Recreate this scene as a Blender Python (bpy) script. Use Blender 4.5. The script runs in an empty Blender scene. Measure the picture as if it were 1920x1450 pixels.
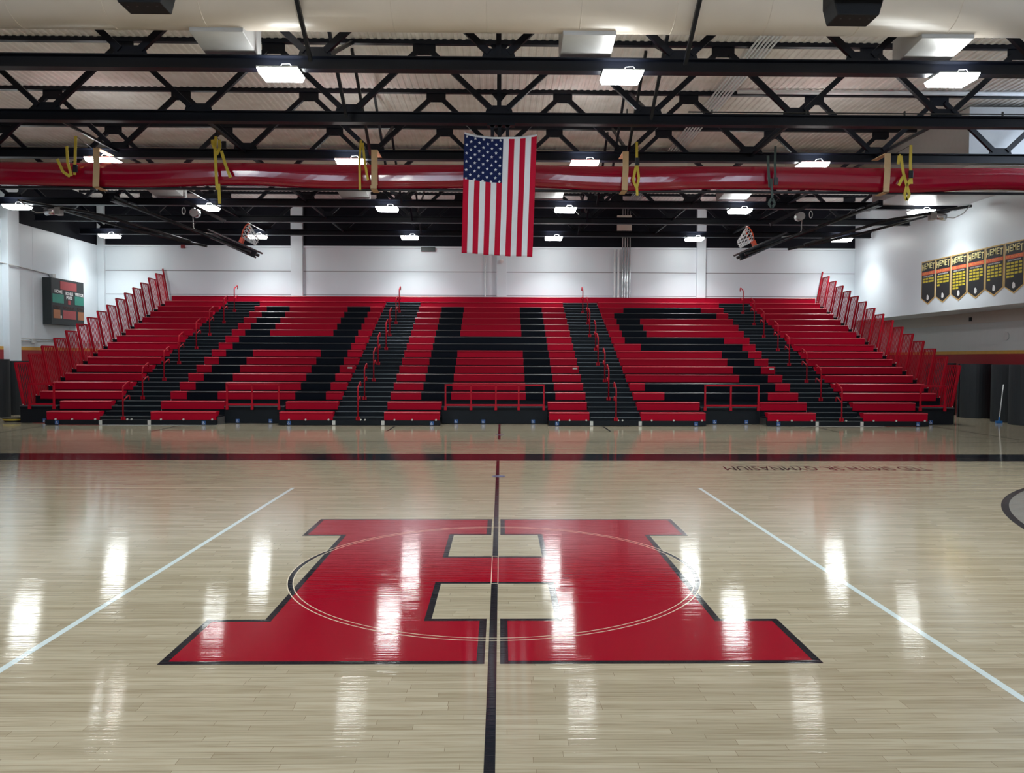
import bpy, bmesh, math, random
from mathutils import Vector, Matrix
random.seed(7)
PI = math.pi
scene = bpy.context.scene
COL = scene.collection

# ------------------------------------------------------------------ camera
F_PX, CAM_H, CAM_X = 1483.4, 1.928, 0.048
PITCH, YAW, ROLL = -0.03524, 0.01439, 0.00317
sy, cy, sp, cp = math.sin(YAW), math.cos(YAW), math.sin(PITCH), math.cos(PITCH)
FWD = Vector((sy * cp, cy * cp, sp))
R0 = Vector((cy, -sy, 0))
U0 = R0.cross(FWD)
cr, sr = math.cos(ROLL), math.sin(ROLL)
RIGHT = R0 * cr + U0 * sr
UP = U0 * cr - R0 * sr
CAM = Vector((CAM_X, 0, CAM_H))
cd = bpy.data.cameras.new('camera')
cd.lens = 36 * F_PX / 1920
cd.sensor_width = 36
cd.clip_end = 200
cam = bpy.data.objects.new('camera', cd)
COL.objects.link(cam)
m = Matrix((RIGHT, UP, -FWD)).transposed().to_4x4()
m.translation = CAM
cam.matrix_world = m
scene.camera = cam


def at(u, v, Y):
    """photo pixel -> point on the vertical plane y = Y"""
    d = FWD + RIGHT * ((u - 960) / F_PX) - UP * ((v - 725) / F_PX)
    return CAM + d * (Y / d.y)


# ------------------------------------------------------------------ materials
def new_mat(name):
    mt = bpy.data.materials.new(name)
    mt.use_nodes = True
    nt = mt.node_tree
    return mt, nt, nt.nodes['Principled BSDF']


def lin(r, g, b):
    def f(c):
        c /= 255
        return c / 12.92 if c <= .04045 else ((c + .055) / 1.055) ** 2.4
    return (f(r), f(g), f(b), 1)


def noise(nt, scale, detail=3, coords='Object', stretch=None):
    tc = nt.nodes.new('ShaderNodeTexCoord')
    n = nt.nodes.new('ShaderNodeTexNoise')
    n.inputs['Scale'].default_value = scale
    n.inputs['Detail'].default_value = detail
    src = tc.outputs[coords]
    if stretch:
        mp = nt.nodes.new('ShaderNodeMapping')
        mp.inputs['Scale'].default_value = stretch
        nt.links.new(src, mp.inputs['Vector'])
        src = mp.outputs['Vector']
    nt.links.new(src, n.inputs['Vector'])
    return n


def simple(name, rgb, rough=.5, metal=0, var=.12, scale=6, bump=0, spec=.5, stretch=None):
    mt, nt, p = new_mat(name)
    n = noise(nt, scale, 4, 'Object', stretch)
    mx = nt.nodes.new('ShaderNodeMix')
    mx.data_type = 'RGBA'
    a = [max(0, c * (1 - var)) for c in rgb[:3]] + [1]
    b = [min(1, c * (1 + var)) for c in rgb[:3]] + [1]
    mx.inputs[6].default_value = a
    mx.inputs[7].default_value = b
    nt.links.new(n.outputs['Fac'], mx.inputs[0])
    nt.links.new(mx.outputs[2], p.inputs['Base Color'])
    p.inputs['Roughness'].default_value = rough
    p.inputs['Metallic'].default_value = metal
    p.inputs['Specular IOR Level'].default_value = spec
    if bump:
        bn = nt.nodes.new('ShaderNodeBump')
        bn.inputs['Strength'].default_value = bump
        bn.inputs['Distance'].default_value = .02
        nt.links.new(n.outputs['Fac'], bn.inputs['Height'])
        nt.links.new(bn.outputs['Normal'], p.inputs['Normal'])
    return mt


def emit(name, rgb, strength):
    mt, nt, p = new_mat(name)
    p.inputs['Base Color'].default_value = (.8, .8, .8, 1)
    p.inputs['Emission Color'].default_value = (*rgb, 1)
    p.inputs['Emission Strength'].default_value = strength
    return mt


def floor_finish(nt, p):
    """glossy varnish over boards that run across the court"""
    tc = nt.nodes.new('ShaderNodeTexCoord')
    mp = nt.nodes.new('ShaderNodeMapping')
    mp.inputs['Scale'].default_value = (.35, 15, 1)
    n = nt.nodes.new('ShaderNodeTexNoise')
    n.inputs['Scale'].default_value = 3.0
    n.inputs['Detail'].default_value = 3
    nt.links.new(tc.outputs['Object'], mp.inputs['Vector'])
    nt.links.new(mp.outputs['Vector'], n.inputs['Vector'])
    bn = nt.nodes.new('ShaderNodeBump')
    bn.inputs['Strength'].default_value = .075
    bn.inputs['Distance'].default_value = .01
    nt.links.new(n.outputs['Fac'], bn.inputs['Height'])
    nt.links.new(bn.outputs['Normal'], p.inputs['Normal'])
    p.inputs['Roughness'].default_value = .07
    p.inputs['Specular IOR Level'].default_value = .5


def floor_paint(name, rgb):
    mt, nt, p = new_mat(name)
    p.inputs['Base Color'].default_value = rgb
    floor_finish(nt, p)
    return mt


def wood_floor():
    mt, nt, p = new_mat('maple_floor')
    tc = nt.nodes.new('ShaderNodeTexCoord')
    br = nt.nodes.new('ShaderNodeTexBrick')
    br.offset = .37
    br.offset_frequency = 3
    br.inputs['Scale'].default_value = 1
    br.inputs['Brick Width'].default_value = .85
    br.inputs['Row Height'].default_value = .057
    br.inputs['Mortar Size'].default_value = .0009
    br.inputs['Mortar Smooth'].default_value = .2
    br.inputs['Color1'].default_value = (0, 0, 0, 1)
    br.inputs['Color2'].default_value = (1, 1, 1, 1)
    br.inputs['Mortar'].default_value = (.5, .5, .5, 1)
    # jitter the butt joints row by row
    sep = nt.nodes.new('ShaderNodeSeparateXYZ')
    nt.links.new(tc.outputs['Object'], sep.inputs[0])
    fl = nt.nodes.new('ShaderNodeMath'); fl.operation = 'DIVIDE'; fl.inputs[1].default_value = .057
    nt.links.new(sep.outputs['Y'], fl.inputs[0])
    fl2 = nt.nodes.new('ShaderNodeMath'); fl2.operation = 'FLOOR'
    nt.links.new(fl.outputs[0], fl2.inputs[0])
    wn = nt.nodes.new('ShaderNodeTexWhiteNoise'); wn.noise_dimensions = '1D'
    nt.links.new(fl2.outputs[0], wn.inputs['W'])
    ad = nt.nodes.new('ShaderNodeMath'); ad.operation = 'MULTIPLY_ADD'; ad.inputs[1].default_value = 3.1
    nt.links.new(wn.outputs['Value'], ad.inputs[0]); nt.links.new(sep.outputs['X'], ad.inputs[2])
    cb = nt.nodes.new('ShaderNodeCombineXYZ')
    nt.links.new(ad.outputs[0], cb.inputs['X']); nt.links.new(sep.outputs['Y'], cb.inputs['Y'])
    nt.links.new(cb.outputs[0], br.inputs['Vector'])
    # long grain
    mp = nt.nodes.new('ShaderNodeMapping'); mp.inputs['Scale'].default_value = (1.2, 26, 1)
    nt.links.new(tc.outputs['Object'], mp.inputs['Vector'])
    gr = nt.nodes.new('ShaderNodeTexNoise'); gr.inputs['Scale'].default_value = 2.2; gr.inputs['Detail'].default_value = 6
    nt.links.new(mp.outputs['Vector'], gr.inputs['Vector'])
    m1 = nt.nodes.new('ShaderNodeMix'); m1.data_type = 'RGBA'
    nt.links.new(br.outputs['Color'], m1.inputs[0])
    m1.inputs[6].default_value = WOOD_A
    m1.inputs[7].default_value = WOOD_B
    m2 = nt.nodes.new('ShaderNodeMix'); m2.data_type = 'RGBA'; m2.blend_type = 'MULTIPLY'
    rp = nt.nodes.new('ShaderNodeValToRGB')
    rp.color_ramp.elements[0].position = .3; rp.color_ramp.elements[0].color = (.72, .68, .62, 1)
    rp.color_ramp.elements[1].position = .55; rp.color_ramp.elements[1].color = (1, 1, 1, 1)
    nt.links.new(gr.outputs['Fac'], rp.inputs[0])
    m2.inputs[0].default_value = .8
    nt.links.new(m1.outputs[2], m2.inputs[6]); nt.links.new(rp.outputs[0], m2.inputs[7])
    m3 = nt.nodes.new('ShaderNodeMix'); m3.data_type = 'RGBA'
    nt.links.new(br.outputs['Fac'], m3.inputs[0])
    nt.links.new(m2.outputs[2], m3.inputs[6]); m3.inputs[7].default_value = (.14, .085, .045, 1)
    nt.links.new(m3.outputs[2], p.inputs['Base Color'])
    floor_finish(nt, p)
    return mt


def ceiling_mat():
    mt, nt, p = new_mat('sprayed_deck')
    n = noise(nt, 2.2, 6)
    n2 = noise(nt, 26, 3, 'Object', (1, .35, 1))
    rp = nt.nodes.new('ShaderNodeValToRGB')
    rp.color_ramp.elements[0].position = .32; rp.color_ramp.elements[0].color = CEIL_A
    rp.color_ramp.elements[1].position = .62; rp.color_ramp.elements[1].color = CEIL_B
    nt.links.new(n.outputs['Fac'], rp.inputs[0])
    nt.links.new(rp.outputs[0], p.inputs['Base Color'])
    p.inputs['Roughness'].default_value = .85
    bn = nt.nodes.new('ShaderNodeBump'); bn.inputs['Strength'].default_value = .5; bn.inputs['Distance'].default_value = .02
    nt.links.new(n2.outputs['Fac'], bn.inputs['Height']); nt.links.new(bn.outputs['Normal'], p.inputs['Normal'])
    return mt


LAMP_W = 112
FILL_W = 62
WOOD_A = (.37, .32, .225, 1)
WOOD_B = (.475, .42, .31, 1)
CEIL_A = (.75, .705, .665, 1)
CEIL_B = (.86, .83, .80, 1)
M = {}
M['wood'] = wood_floor()
M['f_red'] = floor_paint('floor_paint_red', (.30, .003, .016, 1))
M['f_black'] = floor_paint('floor_paint_black', (.012, .013, .018, 1))
M['f_pale'] = floor_paint('floor_paint_pale', (.72, .62, .48, 1))
M['f_white'] = floor_paint('floor_paint_white', (.62, .72, .74, 1))
M['f_grey'] = floor_paint('floor_stain_grey', (.25, .24, .22, 1))
M['f_dred'] = floor_paint('floor_paint_dark_red', (.16, .008, .02, 1))
M['socket'] = simple('socket_plate', lin(120, 130, 165), .3, .6)
M['wall'] = simple('white_wall_paint', (.68, .745, .80), .45, var=.03, scale=1.2)
M['wall_beige'] = simple('grey_beige_paint', (.55, .51, .47), .6, var=.04, scale=1.2)  # beige paint of the header band above the recess
M['wall_grey'] = simple('pale_grey_panel', (.56, .58, .585), .6, var=.04, scale=1.2, stretch=(1, 14, .4))
M['wall_black'] = simple('black_wall_paint', (.0035, .004, .009), .75, var=.1, spec=.2)
M['wall_red'] = simple('red_wall_paint', (.28, .008, .016), .5)
M['wall_gold'] = simple('gold_wall_paint', (.55, .30, .05), .5)
M['joint'] = simple('wall_joint', (.22, .23, .25), .7)
M['ceiling'] = ceiling_mat()
M['steel'] = simple('black_steel_paint', (.0035, .005, .011), .42, var=.2, spec=.3)
M['steel2'] = simple('grey_black_tube', (.02, .021, .026), .35, metal=.3)
M['red'] = simple('red_bench_plastic', (.37, .001, .018), .5, var=.05, scale=3, spec=.10)
M['black'] = simple('black_bench_plastic', (.0012, .003, .0075), .5, var=.1, scale=3, spec=.10)
M['red_lip'] = simple('red_bench_lip', (.37, .004, .02), .42, var=.05, scale=3, spec=.55)
M['black_lip'] = simple('black_bench_lip', (.004, .006, .010), .42, var=.1, scale=3, spec=.6)
M['deck'] = simple('black_deck', (.004, .007, .011), .45, var=.2, spec=.15)
M['nose'] = simple('grey_step_nosing', (.11, .13, .145), .32, metal=.5)
M['panel'] = simple('black_front_panel', (.006, .0085, .012), .5, var=.2, spec=.2)
M['railred'] = simple('red_powder_coat', (.36, .003, .016), .42, var=.05, spec=.2)
M['blue'] = simple('access_blue', lin(35, 80, 140), .5)
M['white'] = simple('white_plastic', (.78, .78, .78), .5)
M['label'] = simple('pale_label', (.55, .55, .52), .5)
M['lens'] = emit('led_lens', (.95, 1.0, .98), 70)
M['housing'] = simple('light_housing', (.75, .78, .78), .4)
M['duct'] = simple('duct_fabric', (.70, .625, .54), .36, var=.05, scale=2)
M['metal'] = simple('galvanised_sheet', (.56, .565, .57), .4, metal=.2, var=.06)
M['curtain'] = simple('red_vinyl', (.30, .003, .022), .07, var=.08, scale=1.5)
M['tan'] = simple('tan_webbing', (.58, .40, .22), .7)
M['yellow'] = simple('yellow_webbing', (.62, .47, .05), .6)
M['green'] = simple('green_grey_webbing', (.05, .075, .068), .6)
M['chrome'] = simple('bright_steel', (.7, .72, .75), .25, metal=.8)
M['orange'] = simple('orange_rim', (.85, .09, .02), .4)
M['net'] = simple('white_net', (.85, .86, .88), .7)
M['boardm'] = simple('board_frame', (.012, .013, .016), .35)
M['mat'] = simple('charcoal_mat', (.014, .019, .025), .65, var=.25, scale=9, stretch=(1, 1, .06))
M['score'] = simple('scoreboard_black', (.012, .017, .019), .5)
M['s_red'] = simple('scoreboard_red', lin(160, 58, 62), .4)
M['s_green'] = simple('scoreboard_green', lin(32, 128, 112), .4)
M['s_amber'] = simple('scoreboard_amber', lin(160, 100, 60), .4)
M['s_dim'] = simple('scoreboard_dim_text', lin(70, 48, 44), .5)
M['b_black'] = simple('banner_black', (.011, .013, .016), .6)
M['b_gold'] = simple('banner_gold', (.60, .40, .14), .6)
M['b_yel'] = simple('banner_yellow', (.62, .50, .03), .6)
M['b_cream'] = simple('banner_cream', (.85, .76, .36), .6)
M['b_red'] = simple('banner_red', (.66, .10, .06), .6)
M['b_or'] = simple('banner_orange', (.85, .36, .10), .6)
M['b_white'] = simple('banner_white', (.75, .75, .75), .6)
M['fl_red'] = simple('flag_red', (.42, .006, .030), .7, var=.06, spec=.1)
M['fl_white'] = simple('flag_white', (.66, .68, .73), .7, var=.04, spec=.1)
M['fl_blue'] = simple('flag_blue', (.008, .015, .07), .7, var=.06, spec=.1)
M['speaker'] = simple('speaker_black', (.007, .008, .011), .6, spec=.3)
M['conduit'] = simple('grey_conduit', (.5, .5, .5), .35, metal=.4)
M['pipe_w'] = simple('white_pipe', (.72, .74, .76), .4)
M['sky'] = emit('sky_glass', (.68, .82, 1.0), 13)
M['steelblue'] = simple('blue_plastic', lin(40, 105, 170), .4)
M['alarm'] = simple('alarm_red', lin(130, 20, 25), .4)
M['ybk'] = simple('cable_black', (.02, .02, .02), .5)


# ------------------------------------------------------------------ mesh builder
class MB:
    def __init__(s):
        s.b = bmesh.new()
        s.mi = 0

    def face(s, pts):
        f = s.b.faces.new([s.b.verts.new(p) for p in pts])
        f.material_index = s.mi
        return f

    def hexa(s, c):
        v = [s.b.verts.new(p) for p in c]
        for q in ((0, 3, 2, 1), (4, 5, 6, 7), (0, 1, 5, 4), (1, 2, 6, 5), (2, 3, 7, 6), (3, 0, 4, 7)):
            s.b.faces.new([v[i] for i in q]).material_index = s.mi

    def box(s, x0, x1, y0, y1, z0, z1):
        s.hexa([(x0, y0, z0), (x1, y0, z0), (x1, y1, z0), (x0, y1, z0), (x0, y0, z1), (x1, y0, z1), (x1, y1, z1), (x0, y1, z1)])
        return s

    def bar(s, p, q, w, h, up=(0, 0, 1)):
        p, q, up = Vector(p), Vector(q), Vector(up)
        d = (q - p).normalized()
        if abs(d.dot(up)) > .98:
            up = Vector((0, 1, 0))
        a = d.cross(up).normalized()
        b = a.cross(d)
        a *= w / 2
        b *= h / 2
        s.hexa([p - a - b, p + a - b, q + a - b, q - a - b, p - a + b, p + a + b, q + a + b, q - a + b])
        return s

    def prism(s, prof, x0, x1, axis='x'):
        """closed profile (u, v) swept along an axis"""
        def pt(t, u, v):
            return (t, u, v) if axis == 'x' else ((u, t, v) if axis == 'y' else (u, v, t))
        A = [s.b.verts.new(pt(x0, *p)) for p in prof]
        B = [s.b.verts.new(pt(x1, *p)) for p in prof]
        n = len(prof)
        for i in range(n):
            s.b.faces.new([A[i], A[(i + 1) % n], B[(i + 1) % n], B[i]]).material_index = s.mi
        s.b.faces.new(A[::-1]).material_index = s.mi
        s.b.faces.new(B).material_index = s.mi
        return s

    def tube(s, path, r, n=8, closed=False):
        path = [Vector(p) for p in path]
        rings = []
        N = len(path)
        prev = None
        for i, p in enumerate(path):
            if closed:
                d = path[(i + 1) % N] - path[i - 1]
            else:
                d = path[min(i + 1, N - 1)] - path[max(i - 1, 0)]
            d.normalize()
            if prev is None:
                up = Vector((0, 0, 1)) if abs(d.z) < .9 else Vector((1, 0, 0))
                a = d.cross(up).normalized()
            else:
                a = (prev - d * prev.dot(d)).normalized()
            prev = a
            b = d.cross(a)
            rings.append([s.b.verts.new(p + (a * math.cos(2 * PI * k / n) + b * math.sin(2 * PI * k / n)) * r) for k in range(n)])
        for i in range(N if closed else N - 1):
            A, B = rings[i], rings[(i + 1) % N]
            for k in range(n):
                f = s.b.faces.new([A[k], A[(k + 1) % n], B[(k + 1) % n], B[k]])
                f.material_index = s.mi
                f.smooth = True
        if not closed:
            s.b.faces.new(rings[0][::-1]).material_index = s.mi
            s.b.faces.new(rings[-1]).material_index = s.mi
        return s

    def cyl(s, c, r, z0, z1, n=32):
        return s.tube([(c[0], c[1], z0), (c[0], c[1], z1)], r, n)

    def ribbon(s, path, w, t=.006):
        """flat strap: path of points, width along x, thickness along y"""
        path = [Vector(p) for p in path]
        for a, b in zip(path[:-1], path[1:]):
            d = (b - a).normalized()
            n = Vector((d.z, 0, -d.x))
            if n.length < .1:
                n = Vector((1, 0, 0))
            n.normalize()
            n *= w / 2
            y = Vector((0, t / 2, 0)) if abs(d.y) < .7 else Vector((0, 0, t / 2))
            s.hexa([a - n - y, a + n - y, a + n + y, a - n + y, b - n - y, b + n - y, b + n + y, b - n + y])
        return s

    def poly(s, pts, z):
        f = s.face([(x, y, z) for x, y in pts])
        f.normal_update()
        if f.normal.z < 0:
            f.normal_flip()
        bmesh.ops.triangulate(s.b, faces=[f])
        return s

    def ring(s, cx, cy, r0, r1, z, a0=0, a1=2 * PI, n=96):
        for i in range(n):
            t, u = a0 + (a1 - a0) * i / n, a0 + (a1 - a0) * (i + 1) / n
            s.face([(cx + r0 * math.cos(t), cy + r0 * math.sin(t), z), (cx + r1 * math.cos(t), cy + r1 * math.sin(t), z),
                    (cx + r1 * math.cos(u), cy + r1 * math.sin(u), z), (cx + r0 * math.cos(u), cy + r0 * math.sin(u), z)])
        return s

    def rect(s, x0, x1, y0, y1, z):
        s.face([(x0, y0, z), (x1, y0, z), (x1, y1, z), (x0, y1, z)])
        return s


def origin(o):
    v = Vector((0, 0, 0))
    while o:
        v += o.location
        o = o.parent
    return v


def obj(name, mb, mats, parent=None, bevel=0, recalc=True, loc=None):
    me = bpy.data.meshes.new(name)
    if recalc:
        bmesh.ops.recalc_face_normals(mb.b, faces=mb.b.faces)
    off = origin(parent) if parent else Vector((0, 0, 0))
    if loc is not None:
        off = Vector(loc)
    bmesh.ops.translate(mb.b, verts=mb.b.verts, vec=-off)
    mb.b.to_mesh(me)
    mb.b.free()
    for mt in (mats if isinstance(mats, (list, tuple)) else [mats]):
        me.materials.append(M[mt])
    o = bpy.data.objects.new(name, me)
    COL.objects.link(o)
    if parent:
        o.parent = parent
    elif loc is not None:
        o.location = loc
    if bevel:
        bv = o.modifiers.new('edge', 'BEVEL')
        bv.width = bevel
        bv.segments = 2
        bv.limit_method = 'ANGLE'
    return o


def tag(o, label=None, cat=None, group=None, kind=None):
    for k, v in (('label', label), ('category', cat), ('group', group), ('kind', kind)):
        if v:
            o[k] = v
    return o


def thing(name, loc, label, cat, group=None):
    o = bpy.data.objects.new(name, None)
    o.empty_display_size = .1
    COL.objects.link(o)
    o.location = loc
    return tag(o, label, cat, group)


def copy_tree(o, parent=None):
    c = o.copy()
    COL.objects.link(c)
    if parent:
        c.parent = parent
    for ch in o.children:
        copy_tree(ch, c)
    return c


def struct(name, mb, mats, parent=None, **k):
    o = obj(name, mb, mats, parent, **k)
    o['kind'] = 'structure'
    return o


def text_mesh(name, body, size, mat, mtx, parent=None, extrude=.002, offset=0, width=None, shear=0, kind=None):
    cu = bpy.data.curves.new(name, 'FONT')
    cu.body = body
    cu.size = size
    cu.align_x = 'CENTER'
    cu.align_y = 'CENTER'
    cu.extrude = extrude
    cu.offset = offset
    cu.shear = shear
    cu.resolution_u = 3
    t = bpy.data.objects.new(name, cu)
    me = bpy.data.meshes.new_from_object(t)
    bpy.data.objects.remove(t)
    bpy.data.curves.remove(cu)
    if width:
        xs = [v.co.x for v in me.vertices]
        k = width / (max(xs) - min(xs))
        for v in me.vertices:
            v.co.x *= k
    me.transform(mtx)
    if parent:
        me.transform(Matrix.Translation(-origin(parent)))
    me.materials.clear()
    me.materials.append(M[mat])
    o = bpy.data.objects.new(name, me)
    COL.objects.link(o)
    if parent:
        o.parent = parent
    if kind:
        o['kind'] = kind
    return o


ORD = ['first', 'second', 'third', 'fourth', 'fifth', 'sixth', 'seventh', 'eighth', 'ninth', 'tenth', 'eleventh',
       'twelfth', 'thirteenth', 'fourteenth', 'fifteenth', 'sixteenth']

# ------------------------------------------------------------------ room shell
XL, XR, YB, YF = -17.0, 15.25, 33.95, -10.0
ZC = 8.62
XREC = 16.7
b = MB().box(XL - .2, XREC + .2, YF - .2, YB + .2, -.2, 0)
floor = struct('floor', b, 'wood')

# corrugated deck
b = MB()
per = .16
n = int((XR - XL + .2) / per)
prof = []
for i in range(n + 1):
    x = XL - .1 + i * per
    prof += [(x, ZC), (x + .06, ZC), (x + .085, ZC + .02), (x + .135, ZC + .02)]
ys = [YF, 5, 20, YB + .1]
rows_ = [[b.b.verts.new((x, y, z)) for x, z in prof] for y in ys]
for A, B in zip(rows_[:-1], rows_[1:]):
    for i in range(len(prof) - 1):
        b.b.faces.new([A[i], A[i + 1], B[i + 1], B[i]])
b.box(XL - .2, XREC + .2, YF - .2, YB + .2, ZC + .06, ZC + .2)
struct('ceiling', b, 'ceiling')

ZW = 6.66   # top of the white part
b = MB().box(XL - .2, XREC + .2, YB, YB + .2, 0, ZW)
wb = struct('wall_back', b, 'wall')
struct('upper_wall', MB().box(XL - .2, XR, YB + .012, YB + .2, ZW, ZC + .1), 'wall_black', wb)
b = MB()
for z in (5.62, 4.62):
    b.box(XL, XR, YB - .004, YB + .01, z - .014, z + .014)
struct('panel_joint', b, 'joint', wb)
struct('ledge', MB().box(XL, XR, YB - .05, YB + .06, ZW - .05, ZW + .03), 'wall', wb, bevel=.008)
b = MB()
b.box(XL - .2, XL, YF, YB, 0, ZW)
wl = struct('wall_left', b, 'wall')
struct('upper_wall', MB().box(XL - .2, XL - .06, YF, YB, ZW, ZC + .1), 'wall_black', wl)
struct('gold_stripe', MB().box(XL, XL + .006, YF, YB, 2.18, 2.3), 'wall_gold', wl)
struct('red_band', MB().box(XL, XL + .006, YF, YB, 0, 2.18), 'wall_red', wl)
b = MB()
for y in (29.2, 31.6):
    b.box(XL, XL + .006, y - .012, y + .012, 2.3, ZW)
struct('panel_joint', b, 'wall', wl)
# right wall: upper part overhangs a shallow recess
WIN = (12.5, 20.6, 7.25, 8.45)
b = MB()
ZO = 3.6
b.box(XR, XR + .25, YF, YB, ZO, WIN[2])
b.box(XR, XR + .25, YF, WIN[0], WIN[2], ZC + .1)
b.box(XR, XR + .25, WIN[1], YB, WIN[2], ZC + .1)
b.box(XR, XR + .25, WIN[0], WIN[1], WIN[3], ZC + .1)
b.box(XR + .25, XREC, YF, YB, ZO, ZO + .15)
wr = struct('wall_right', b, 'wall')
b = MB().box(XREC, XREC + .2, YF, YB, 0, 3.21)
rw = struct('recess_wall', b, 'wall_grey', wr)
struct('recess_header', MB().box(XREC - .03, XREC + .2, YF, YB, 3.21, ZO), 'wall_beige', wr)
struct('gold_stripe', MB().box(XREC - .006, XREC, YF, YB, 2.14, 2.25), 'wall_gold', wr)
struct('red_band', MB().box(XREC - .006, XREC, YF, YB, 0, 2.14), 'wall_red', wr)
struct('wall_front', MB().box(XL - .2, XREC + .2, YF - .2, YF, 0, 6.6).box(XL - .2, XREC + .2, YF - .2, YF, 8.4, ZC + .1), 'wall')
w = struct('window_2', MB().box(XL, XR, YF - .12, YF - .1, 6.6, 8.4), 'sky')
b = MB()
for i in range(12):
    x = XL + (XR - XL) * i / 11
    b.box(x - .06, x + .06, YF - .09, YF - .02, 6.6, 8.4)
struct('window_frame', b, 'steel', w)
w = struct('window_1', MB().box(XR + .2, XR + .22, WIN[0], WIN[1], WIN[2], WIN[3]), 'sky')
b = MB()
for i in range(6):
    y = WIN[0] + (WIN[1] - WIN[0]) * i / 5
    b.box(XR + .1, XR + .19, y - .03, y + .03, WIN[2], WIN[3])
for z in (WIN[2] + .03, WIN[3] - .03):
    b.box(XR + .1, XR + .19, WIN[0], WIN[1], z - .03, z + .03)
struct('window_frame', b, 'steel', w)
# pilasters
k = 1
for x0, x1 in ((-8.86, -8.36), (-.14, .29), (8.42, 8.80), (-17.0, -16.72)):
    struct('trim_%d' % k, MB().box(x0, x1, YB - .14, YB + .07, 0, ZC), 'wall', bevel=.01)
    k += 1
struct('trim_%d' % k, MB().box(XL - .06, XL + .22, 27.4, 28.05, 0, ZC), 'wall', bevel=.01)

# ------------------------------------------------------------------ court markings (children of the floor)
def inset(pts, d):
    a = sum(pts[i][0] * pts[(i + 1) % len(pts)][1] - pts[(i + 1) % len(pts)][0] * pts[i][1] for i in range(len(pts)))
    if a < 0:
        pts = pts[::-1]
    out = []
    n = len(pts)
    for i in range(n):
        p, c, q = Vector(pts[i - 1]), Vector(pts[i]), Vector(pts[(i + 1) % n])
        d1, d2 = (c - p).normalized(), (q - c).normalized()
        n1, n2 = Vector((-d1.y, d1.x)), Vector((-d2.y, d2.x))
        out.append(tuple(c + (n1 + n2) * d))
    return out


half = [(0, 7.65), (.458, 7.65), (.458, 8.58), (.05, 8.58), (.05, 9.44), (2.10, 9.44), (2.10, 8.55), (1.68, 8.55),
        (1.68, 5.79), (2.105, 5.79), (2.105, 4.93), (.05, 4.93), (.05, 5.80), (.458, 5.80), (.458, 6.715), (0, 6.715)]
outer = half[1:-1] + [(-x, y) for x, y in half[1:-1]][::-1]
struct('letter_outline', MB().poly(outer, .0008), 'f_black', floor, recalc=False)
struct('painted_letter', MB().poly(inset(outer, .052), .0012), 'f_red', floor, recalc=False)
YC, RC = 7.17, 1.829
b = MB()
ang = math.acos(1.70 / RC)
b.ring(0, YC, RC - .05, RC, .0006, -ang, ang, 24)
b.ring(0, YC, RC - .05, RC, .0006, PI - ang, PI + ang, 24)
struct('center_circle', b, 'f_black', floor, recalc=False)
b = MB()
b.ring(0, YC, RC - .006, RC + .003, .0017)
b.ring(0, YC, RC - .054, RC - .046, .0017)
for x in (-.029, .029):
    b.rect(x - .003, x + .003, 6.715, 7.65, .0017)
b.rect(-.03, .03, 7.646, 7.654, .0017)
b.rect(-.03, .03, 6.711, 6.719, .0017)
struct('pale_outline', b, 'f_pale', floor, recalc=False)
b = MB()
b.rect(-.027, .027, YF, 6.71, .0015).rect(-.027, .027, 7.655, 14.85, .0015)
struct('center_line', b, 'f_black', floor, recalc=False)
struct('red_line', MB().rect(-.012, .05, 18.75, 23.2, .0015), 'f_dred', floor, recalc=False)
struct('sideline_band', MB().rect(XL, 15.2, 14.87, 15.95, .0009), 'f_black', floor, recalc=False)
b = MB()
b.rect(XL, 15.2, 14.82, 14.865, .0009).rect(XL, 15.2, 11.71, 11.75, .0010)
struct('pale_line', b, 'f_pale', floor, recalc=False)
b = MB()
for x in (-3.025, 3.025):
    b.rect(x - .026, x + .026, 2.6, 11.74, .0011)
struct('attack_line', b, 'f_white', floor, recalc=False)
b = MB()
b.rect(XL, 15.2, 18.26, 18.3, .0009)
b.rect(-9, 9, 20.95, 20.99, .0009)
for s in (-1, 1):
    pts = [(s * 9, 20.97), (s * 10, 20.75), (s * 11, 20.2), (s * 12, 19.2), (s * 12.6, 18.3)]
    for (xa, ya), (xb, yb) in zip(pts[:-1], pts[1:]):
        b.face([(xa, ya - .02, .0009), (xb, yb - .02, .0009), (xb, yb + .02, .0009), (xa, ya + .02, .0009)])
for x, y0, y1 in ((-2.95, 20.9, 22.55), (2.97, 20.9, 22.55), (-9.06, 20.6, 22.55), (9.05, 20.8, 22.4), (-12.73, 20.2, 22.6), (12.6, 18.9, 22.7)):
    b.rect(x - .025, x + .025, y0, y1, .0010)
struct('dark_line', b, 'f_black', floor, recalc=False)
AX, AY, AR = 11.8, 7.12, 6.04
b = MB()
b.poly([(min(AX + (AR - .05) * math.cos(t), 14.0), AY + (AR - .05) * math.sin(t)) for t in [math.radians(90 + i * 180 / 60) for i in range(61)]], .0007)
struct('grey_stained_area', b, 'f_grey', floor, recalc=False)
struct('three_point_line', MB().ring(AX, AY, AR - .09, AR, .0010, math.radians(90), math.radians(270), 80), 'f_black', floor, recalc=False)
b = MB()
for y in (12.9, 19.9):
    b.ring(.02, y, 0.001, .11, .0021, n=24)
struct('socket_plate', b, 'socket', floor, recalc=False)
mt = Matrix.Translation((5.84, 13.9, .0012)) @ Matrix.Rotation(PI, 4, 'Z')
text_mesh('court_lettering', 'TED SMITH SR. GYMNASIUM', .72, 'f_black', mt, floor, extrude=0, width=3.62, shear=.3, offset=-.002, kind='structure')

# ------------------------------------------------------------------ bleachers
Y1, DR, Z1, RR = 22.63, .6876, .388, .2594
def YR(k): return Y1 + DR * (k - 1)
def ZR(k): return Z1 + RR * (k - 1)
def DZ(k): return ZR(k) - .14


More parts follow.
